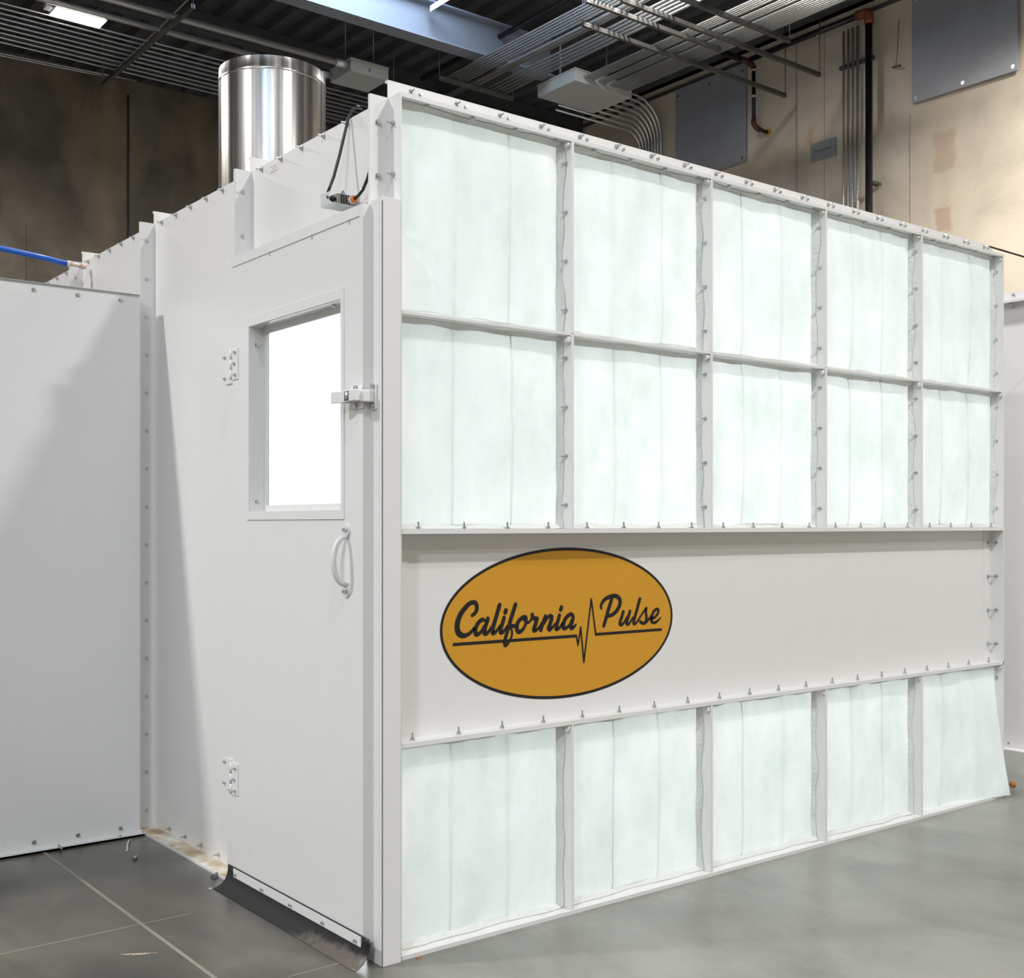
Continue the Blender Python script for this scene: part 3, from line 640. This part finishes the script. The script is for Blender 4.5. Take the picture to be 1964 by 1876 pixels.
build(ellipse(MB(),.6625,.911,.4865,.240,ys-.0006,ys,hole=(.4775,.2310)),'sign_border',INK,sg)
def ribbon(mb,pts,y,curve=True,seg=14):
    P=[Vector((p[0],p[1])) for p in pts]; Wd=[p[2]*1.16 for p in pts]
    if curve:
        Q=[];V=[]; n=len(P)
        for i in range(n-1):
            p0=P[max(i-1,0)];p1=P[i];p2=P[i+1];p3=P[min(i+2,n-1)]
            for k in range(8):
                t=k/8; t2=t*t;t3=t2*t
                Q.append(.5*((2*p1)+(-p0+p2)*t+(2*p0-5*p1+4*p2-p3)*t2+(-p0+3*p1-3*p2+p3)*t3)); V.append(Wd[i]*(1-t)+Wd[i+1]*t)
        Q.append(P[-1]);V.append(Wd[-1]); P,Wd=Q,V
    # perpendicular offset strip + round caps (all coplanar, same material)
    L=[];Rr=[]
    for i,p in enumerate(P):
        t=(P[min(i+1,len(P)-1)]-P[max(i-1,0)]).normalized(); nrm=Vector((-t.y,t.x))
        L.append(mb.bm.verts.new((p.x+nrm.x*Wd[i],y,p.y+nrm.y*Wd[i]))); Rr.append(mb.bm.verts.new((p.x-nrm.x*Wd[i],y,p.y-nrm.y*Wd[i])))
    for i in range(len(P)-1): mb.bm.faces.new((L[i],L[i+1],Rr[i+1],Rr[i]))
    idx=(0,len(P)-1) if curve else range(len(P))
    for i in idx:
        mb.bm.faces.new([mb.bm.verts.new((P[i].x+Wd[i]*math.cos(2*math.pi*k/seg),y+.00001,P[i].y+Wd[i]*math.sin(2*math.pi*k/seg))) for k in range(seg)])
grp={}
for k,v in LET.items():
    if k!='pulse': grp.setdefault(KEY[k],[]).append(v)
for ch,strokes in grp.items():
    mb=MB()
    for q,s in enumerate(strokes): ribbon(mb,s,ys-.0008-.0001*q)
    build(mb,'script_letter',INK,sg)
mb=MB(); pl=LET['pulse']
for q,(a,b) in enumerate(zip(pl,pl[1:])):
    ww=min(a[2],b[2]); ribbon(mb,[(a[0],a[1],ww),(b[0],b[1],ww)],ys-.0006-.00002*q,False)
build(mb,'heartbeat_line',INK,sg)
# ---------------------------------------------------------------- partition wing on the left
wing=thing('partition_wall',(-.085,1.77,0),'lower white panel partition butting against the booth side at far left','partition')
WZ=2.13
for j in range(3):
    xb=-.085-.886*j; xa=xb-.886+.002
    mb=MB().box((xa,1.77,.012),(xb,1.773,WZ)).box((xa,1.773,.012),(xa+.003,1.83,WZ)).box((xb-.003,1.773,.012),(xb,1.83,WZ)).box((xa,1.773,WZ-.003),(xb,1.83,WZ)).box((xa,1.835,.012),(xb,1.838,WZ))
    pn=build(mb,'wall_panel',PAINT_W,wing)
    for x in (-.162,-.326,-.488,-.65,-.81):
        bolt(pn,(x-.886*j,1.77,WZ-.027),'-y',B_HEAD); bolt(pn,(x-.886*j,1.77,.036),'-y',B_HEAD)
bc=build(MB().box((-2.7,1.735,.0015),(-.078,1.769,.008)).box((-2.7,1.735,.0015),(-.078,1.737,.012)).box((-2.7,1.765,.004),(-.078,1.769,.02)),'base_channel',PAINT_W,wing)
build(MB().box((-2.7,1.76,WZ-.001),(-.088,1.775,WZ+.0015)),'cap_edge',simple('cap_seam',(.42,.44,.44),.6),wing)
for x in (-.40,-.17): bolt(bc,(x,1.75,.008),'z',B_SMALL)
tag(build(MB().tube([(-.405,1.745,.016),(-.405,1.705,.010)],.004,8),'loose_screw',STEEL,origin=(-.4,1.72,.01)),'loose screw lying at the foot of the left partition','screw')
# ---------------------------------------------------------------- neighbouring booth on the right
nb=thing('neighbour_booth',(4.3,-1.3,0),'white panelled booth wall standing beyond the right end of the filter front','booth')
for j in range(6):
    a=-1.3+.886*j; b=a+.884
    pn=build(MB().box((4.30,a,0),(4.304,b,H)).box((4.24,a,0),(4.30,a+.003,H-.01)) if j not in(1,2) else MB().box((4.30,a,0),(4.304,b,H)),'side_panel',PAINT,nb)
lp=build(MB().box((4.24,-1.3,H-.008),(4.30,4.0,H)).box((4.24,-1.3,H-.014),(4.243,4.0,H-.008)),'top_lip',PAINT,nb)
rb=build(MB().box((4.298,-1.3,H),(4.301,4.0,H+.052)),'roof_rib',PAINT,nb)
build(MB().box((4.24,-1.3,0),(4.30,4.0,.006)),'base_ledge',PAINT,nb)
for y in (.39,.55,.71): bolt(rb,(4.298,y,H+.035),'-x',B_STUD); bolt(lp,(4.27,y,H-.008),'-z',B_STUD); bolt(nb,(4.30,y,H-.03),'-x',B_STUD); bolt(nb,(4.30,y+.03,.03),'-x',B_SMALL)
build(MB().box((4.304,-1.3,0),(7.0,-1.296,H)).box((4.304,3.99,0),(7.0,4.0,H)).box((6.99,-1.3,0),(7,4,H)).box((4.30,-1.3,H-.003),(7,4,H)),'outer_shell',PAINT,nb)
tag(build(MB().tube([(3.20,.066,2.487),(3.6,.058,2.478),(4.28,.045,2.468)],.0042,8),'cable',BLACK,origin=(3.2,.066,2.48)),'thin black cable spanning from the booth top to the neighbouring booth','cable')
# ---------------------------------------------------------------- exhaust duct
du=thing('exhaust_duct',(1.6,4.0,H-.016),'wide shiny stainless exhaust duct rising from the booth roof','duct')
mb=MB(); mb.tube([(1.6,4,H-.016),(1.6,4,3.2),(1.6,4,4.0)],.333,72,cap=False); build(mb,'duct_wall',DUCT,du)
mb=MB(); mb.tube([(1.6,4,3.99),(1.6,4,4.0),(1.6,4,4.012),(1.6,4,4.075)],[.333,.337,.333,.331],72,cap=False); build(mb,'top_collar',DUCT,du)
build(MB().tube([(1.6,4,H-.016),(1.6,4,H+.01)],.37,48),'base_flange',GALV,du)
build(MB().tube([(1.6,4,4.06),(1.6,4,4.07)],.325,48),'end_cap',GALV_D,du)
mb=MB(); a=R(-152); mb.box((-.012,-.002,H),(.012,.004,4.0)); o_=build(mb,'lap_seam',DUCT,du); o_.location=(.333*math.cos(a),.333*math.sin(a),0); o_.rotation_euler=(0,0,a+math.pi/2)
o_.data.transform(Matrix.Translation((1.6,4.0,0)))
# ---------------------------------------------------------------- blue hose
hs=thing('air_hose',(-.05,2.6,2.44),'bright blue air hose ending in a pale fitting at the booth top','hose')
build(MB().tube([(-1.6,2.6,2.40),(-1.1,2.6,2.428),(-.7,2.6,2.436),(-.42,2.6,2.428),(-.25,2.6,2.415),(-.112,2.6,2.398)],.0125,14),'hose',BLUE,hs)
fm=MB(); fm.tube([(-.112,2.6,2.398),(-.098,2.6,2.398)],.0155,12); fm.tube([(-.098,2.6,2.398),(-.05,2.6,2.398)],.008,10); fm.tube([(-.05,2.6,2.398),(-.028,2.62,2.400)],.013,12)
build(fm,'fitting',NYLON,hs)
# ---------------------------------------------------------------- conduits overhead, left
SLOTM=simple('slot_shadow_grey',(.06,.06,.06),.8)
def rack(name,loc,label,conds,struts,z,axis,rods=True,zr=ZC,mat=GALV):
    t=thing(name,loc,label,'conduit')
    for c in conds:
        build(MB().tube(c[0],c[1],10),'conduit',mat,t)
    for s in struts:
        a,b=s
        if axis=='x': mb=MB().box((a[0]-.02,a[1],z-.045),(a[0]+.02,b[1],z-.002))
        else: mb=MB().box((a[0],a[1]-.02,z-.045),(b[0],a[1]+.02,z-.002))
        st=build(mb,'strut_channel',GALV_D,t)
        hb=MB(); n_=int((Vector(b)-Vector(a)).length/.09)
        for k in range(n_):
            q=Vector(a).lerp(Vector(b),(k+.5)/n_)
            if axis=='x': hb.box((q.x-.0215,q.y-.013,z-.030),(q.x-.0195,q.y+.013,z-.019))
            else: hb.box((q.x-.013,q.y-.0215,z-.030),(q.x+.013,q.y-.0195,z-.019))
        so=build(hb,'slot',SLOTM,st); so['kind']='stuff'
        if rods:
            for e in (a,b):
                build(MB().tube([(e[0],e[1],z-.045),(e[0],e[1],zr)],.006,6),'hanger_rod',GALV_D,t)
    return t
conds=[([(-8.5,9.0+.12*k,6.2),(6.2,9.0+.12*k,6.2)],.0098) for k in range(9)]
rack('conduit_rack',(2.69,9.5,6.2),'flat bank of nine thin conduits passing behind the duct at upper left',conds,[((2.69,7.85,0),(2.69,10.38,0)),((5.6,8.9,0),(5.6,10.1,0))],6.183,'x')
for y,x0,r_,lab in ((8.71,-8.0,.030,'thick galvanised conduit passing just above the lit ceiling light'),(8.33,-8.0,.034,'thickest galvanised conduit running into the small grey box')):
    t=thing('thick_conduit',(1,y,6.22),lab,'conduit')
    build(MB().tube([(x0,y,6.22),(4.66,y,6.22)],r_,14),'pipe',GALV,t)
    for x in (.95,4.5): build(MB().tube([(x,y,6.22),(x+.12,y,6.22)],r_+.006,14),'coupling',simple('coupling_zinc',(.62,.68,.72),.4,.6),t)
# twin slack cables by the back wall
for k,(a,b,s) in enumerate((((-3,12.2,7.04),(3.75,12.2,7.0),.10),((-3,12.25,6.98),(3.4,12.25,6.98),.08))):
    pts=[Vector(a).lerp(Vector(b),i/20)-Vector((0,0,s*math.sin(math.pi*i/20))) for i in range(21)]
    tag(build(MB().tube(pts,.012,6),'slack_cable',GALV,origin=a),['upper slack grey cable strung along the brown back wall','lower slack grey cable strung along the brown back wall'][k],'cable')
tag(build(MB().tube([(3.3,6.4,6.98),(3.25,7.2,6.93),(3.18,8.0,6.86),(3.12,8.8,6.76),(3.08,9.6,6.68),(3.1,10.4,6.68),(3.2,11.2,6.78),(3.4,12.2,6.98)],.010,6),'slack_cable',GALV,origin=(2.8,8,6.5)),'loose cable drooping past the black slotted strut at upper left','cable')
# ---------------------------------------------------------------- LED high bay light
hb=thing('high_bay_light',(1.88,9.0,6.17),'lit white rectangular ceiling light hanging at upper left','ceiling light')
lx0,lx1,ly0,ly1=1.70,2.20,8.78,9.02
build(MB().box((lx0,ly0,6.21),(lx1,ly1,6.27)),'housing',simple('light_housing_white',(.7,.66,.66),.5),hb,bevel=.006)
build(MB().box((lx0-.07,ly0+.07,6.22),(lx0,ly0+.17,6.26)),'driver_box',simple('driver_white',(.7,.66,.68),.5),hb)
for a,b in ((ly0+.01,ly0+.10),(ly0+.14,ly1-.01)): build(MB().box((lx0+.015,a,6.196),(lx1-.015,b,6.21)),'diffuser',LEDM,hb)
for x in (lx0+.06,lx1-.06):
    build(MB().tube([(x,8.82,6.27),(x,8.9,6.42),(x,8.9,ZC)],.0025,5),'hanging_wire',BLACK,hb)
# ---------------------------------------------------------------- grey pull boxes
jb1=thing('junction_box',(4.66,8.28,6.15),'small pale grey pull box right of the duct at the end of thick conduits','electrical box')
build(MB().box((4.66,8.28,6.15),(5.14,8.73,6.29)),'box_body',BOXG,jb1,bevel=.004)
build(MB().box((4.655,8.272,6.282),(5.145,8.738,6.294)),'box_lid',BOXG,jb1)
build(MB().box((4.885,8.276,6.19),(4.905,8.279,6.225)),'tape_mark',simple('blue_tape',(.02,.16,.45),.5),jb1,label='small blue tape mark')
for x in (4.72,5.08): build(MB().tube([(x,8.5,6.29),(x,8.5,ZC)],.006,6),'hanger_rod',GALV_D,jb1)
jb2=thing('junction_box',(6.9,7.18,6.23),'large flat grey pull box where the right-hand conduit bank ends','electrical box')
build(MB().box((6.90,7.15,6.23),(7.78,7.82,6.37)),'box_body',BOXG,jb2,bevel=.004)
build(MB().box((6.892,7.142,6.362),(7.788,7.828,6.376)),'box_lid',BOXG,jb2)
for x in (6.98,7.7): build(MB().tube([(x,7.5,6.37),(x,7.5,ZC)],.012,6),'hanger_rod',GALV,jb2)
# ---------------------------------------------------------------- conduits overhead, right
xs1=[5.81+.048*k for k in range(6)]; 
rack('conduit_rack',(5.9,6,6.3),'bank of six thin conduits left of the paired ones above the booth',[([(x,1.5,6.3),(x,8.15,6.3)],.0125) for x in xs1],[((5.7,8.10,0),(6.75,8.10,0)),((5.70,5.62,0),(7.6,5.62,0))],6.283,'y')
rack('conduit_rack',(6.15,6,6.3),'pair of thicker conduits between two banks of thin ones above the booth',[([(x,1.5,6.31),(x,8.15,6.31)],.022) for x in (6.16,6.225)],[],6.283,'y')
rack('conduit_rack',(6.4,6,6.3),'bank of five thin conduits just right of the thicker pair',[([(x,1.5,6.3),(x,8.2,6.3)],.0135) for x in (6.37,6.435,6.50,6.565,6.63)],[((6.03,6.04,0),(9.2,6.04,0))],6.283,'y')
g2=[7.03+.036*k for k in range(5)]+[7.25+.036*k for k in range(4)]+[7.425+.037*k for k in range(9)]
rack('conduit_rack',(7.4,5,6.3),'wide bank of many thin conduits entering the large grey pull box',[([(x,1.2,6.3),(x,7.15,6.3)],.0105) for x in g2],[((5.96,5.40,0),(9.0,5.40,0)),((6.2,5.02,0),(8.0,5.02,0)),((6.6,3.4,0),(8.2,3.4,0))],6.283,'y')
# conduits turning down the right wall
def arc(y,k):
    xc=9.42-.0*k; zt=6.55+.045*k; rr=.26+.03*k; pts=[(7.9,y,zt)]
    for i in range(9):
        a=math.pi/2*i/8; pts.append((xc-rr+rr*math.sin(a),y,zt-rr+rr*math.cos(a)))
    pts.append((xc,y,3.0)); return pts
rack('wall_conduit_rack',(9.42,8.4,3),'eight conduits bending down the right wall beyond the grey pull box',[(arc(8.68-.055*k,k),.017) for k in range(8)],[],6.2,'y')
build(MB().box((9.44,8.15,6.05),(9.48,8.78,6.09)),'strut_channel',GALV_D,bpy.data.objects['wall_conduit_rack'])
vr=rack('wall_conduit_rack',(9.42,5.25,3),'four bright vertical conduits on the right wall beside the black riser',[([(9.42,y,2.2),(9.42,y,6.85)],r_) for y,r_ in ((5.385,.0135),(5.32,.0135),(5.26,.0145),(5.195,.019))],[],6.2,'y')
for z in (6.44,4.55): build(MB().box((9.45,5.02,z),(9.49,5.47,z+.04)),'strut_channel',GALV_D,vr)
rack('wall_conduit_rack',(9.42,9.6,3),'single pair of thin vertical conduits at the far end of the right wall',[([(9.42,y,2.2),(9.42,y,6.6)],.016) for y in (9.78,9.62)],[],6.2,'y')
# ---------------------------------------------------------------- sprinkler piping
spk=thing('sprinkler_riser',(9.3,4.96,0),'black sprinkler riser with orange-brown elbow on the right wall','pipe')
build(MB().tube([(9.3,4.965,0),(9.3,4.965,6.80)],.040,16),'riser_pipe',BLKPIPE,spk)
build(MB().tube([(9.3,5.08,6.90),(9.3,6.62,6.90)],.034,16),'branch_pipe',BLKPIPE,spk)
build(MB().tube([(9.3,4.965,6.76),(9.3,4.965,6.82),(9.3,4.975,6.87),(9.3,5.0,6.895),(9.3,5.05,6.9),(9.3,5.12,6.9)],.052,14),'elbow',COPPER,spk)
build(MB().box((9.3,4.93,5.0),(9.48,5.0,5.03)),'pipe_clamp',GALV_D,spk)
build(MB().tube([(9.3,5.62,6.95),(9.3,5.66,6.86),(9.3,5.62,6.85)],.012,8),'pipe_hanger',GALV,spk)
BROWN=simple('dark_brown_coupling_paint',(.07,.026,.016),.5,.1,.1,30)
dr=thing('sprinkler_drop',(9.28,6.62,5.8),'thin black sprinkler drop turning into the right wall between grey sheets','pipe')
build(MB().tube([(6.3,6.72,6.9),(9.22,6.72,6.9)],.036,14),'branch_pipe',BLKPIPE,dr)
build(MB().tube([(9.2,6.72,6.9),(9.28,6.70,6.89),(9.3,6.62,6.82),(9.3,6.6,6.78)],.036,12),'elbow',BROWN,dr)
build(MB().tube([(9.3,6.6,6.8),(9.3,6.6,6.13)],.024,12),'drop_pipe',BLKPIPE,dr)
build(MB().tube([(9.3,6.6,6.16),(9.3,6.6,6.10),(9.33,6.58,6.05),(9.38,6.56,6.03)],.032,12),'elbow',BROWN,dr)
build(MB().tube([(9.37,6.56,6.03),(9.5,6.54,6.02)],.022,12),'wall_stub',BLKPIPE,dr)
build(MB().tube([(9.485,6.54,6.02),(9.5,6.54,6.02)],.05,14),'wall_ring',simple('ochre_ring',(.5,.28,.06),.6),dr)
for z in (6.74,6.42): build(MB().tube([(9.3,6.6,z),(9.3,6.6,z+.025)],.027,12),'pale_band',simple('pale_band',(.6,.58,.55),.5),dr)
tag(build(MB().tube([(6.2,9.2,6.7),(6.2,3.0,6.7)],.03,14),'sprinkler_main',BLKPIPE,origin=(6.2,6,6.7)),'black pipe running alongside the roof beam toward the skylight side','pipe')
build(MB().tube([(6.66,6.3,6.9),(6.66,6.3,7.0)],.05,12),'tee_fitting',COPPER,dr)
# ---------------------------------------------------------------- sheets and plate on the right wall
def sheet(name,y0,y1,z0,z1,mat,lab,cat,bolts=True):
    t=thing(name,(9.46,(y0+y1)/2,z0),lab,cat)
    build(MB().box((9.455,y0,z0),(9.475,y1,z1)),'sheet',mat,t,bevel=.003)
    build(MB().box((9.475,y0+.03,z0+.03),(9.5,y1-.03,z1-.03)),'backing_frame',GALV_D,t)
    if bolts:
        for y in (y0+.05,(y0+y1)/2,y1-.05):
            for z in (z0+.05,z1-.1): bolt(t,(9.455,y,z),'-x',B_BIG)
    return t
B_BIG=bolt_mesh('washer_bolt_mesh',0,.017)
sheet('cover_sheet',3.33,4.53,5.79,7.0,PANELG,'blue-grey metal sheet bolted high on the right wall at the picture corner','sheet')
sheet('cover_sheet',6.86,8.06,5.74,6.97,PANELG,'dark grey metal sheet on the right wall behind the conduit bank','sheet')
t=thing('wall_plate',(9.47,5.7,5.49),'small dull grey plate on the right wall left of the four conduits','plate')
build(MB().box((9.475,5.54,5.49),(9.5,5.89,5.70)),'plate',PLATE,t,bevel=.003)
build(MB().box((9.47,5.60,5.53),(9.475,5.83,5.66)),'raised_cover',PLATE,t)
build(MB().box((9.468,5.60,5.592),(9.4705,5.83,5.598)),'slot',RUB,t)
tag(build(MB().tube([(9.44,4.68,6.75),(9.44,4.70,6.40),(9.44,4.72,6.25)],.004,6).tube([(9.44,4.76,6.25),(9.44,4.66,6.24)],.012,6),'dangling_chain',GALV_D,origin=(9.44,4.7,6.3)),'thin chain dangling on the right wall between riser and grey sheet','chain')
# ---------------------------------------------------------------- small things on the floor
tag(build(MB().tube([(-.150,1.70,.004),(-.172,1.655,.010),(-.195,1.605,.006),(-.205,1.575,.003),(-.214,1.56,.003)],.0032,8),'zip_tie',simple('white_nylon_tie',(.75,.68,.62),.4),origin=(-.17,1.65,0)),'short white plastic tie lying on the floor in the left corner','cable tie')
tag(build(MB().tube([(-.236,1.432,.007),(-.214,1.452,.007)],.0065,8),'wall_anchor',STEEL,origin=(-.22,1.44,0)),'small metal anchor plug lying on the floor near the partition','anchor')
sb=MB(); sb.tube([(-.10,1.035,.009),(-.075,1.065,.009)],.005,8); sb.tube([(-.105,1.03,.009),(-.098,1.038,.009)],.010,6)
tag(build(sb,'floor_bolt',simple('dark_zinc',(.2,.21,.22),.35,.9),origin=(-.09,1.05,0)),'dark bolt sitting on the floor at the ledge left of the door','bolt')
tag(build(MB().box((-.155,.938,.0),(-.147,.946,.003)),'paper_scrap',simple('pale_scrap',(.7,.66,.6),.8),origin=(-.15,.94,0)),'tiny pale scrap on the floor left of the door sweep','scrap')
tag(build(MB().box((.045,-.018,0),(.062,-.010,.003)),'debris_chip',ORANGE,origin=(.05,-.014,0)),'tiny ochre chip on the floor at the foot of the first bottom filter','scrap')
oc=bmesh.new(); bmesh.ops.create_icosphere(oc,subdivisions=2,radius=.017)
for v in oc.verts:
    v.co*=1+.3*noise.noise(v.co*40); v.co+=Vector((3.375,.05,.024))
for f in oc.faces: f.smooth=True
m_=MB(); m_.bm.free(); m_.bm=oc
tag(build(m_,'orange_plug',ORANGE,origin=(3.375,.05,0)),'small orange lump on the floor behind the loose bottom filter','plug')
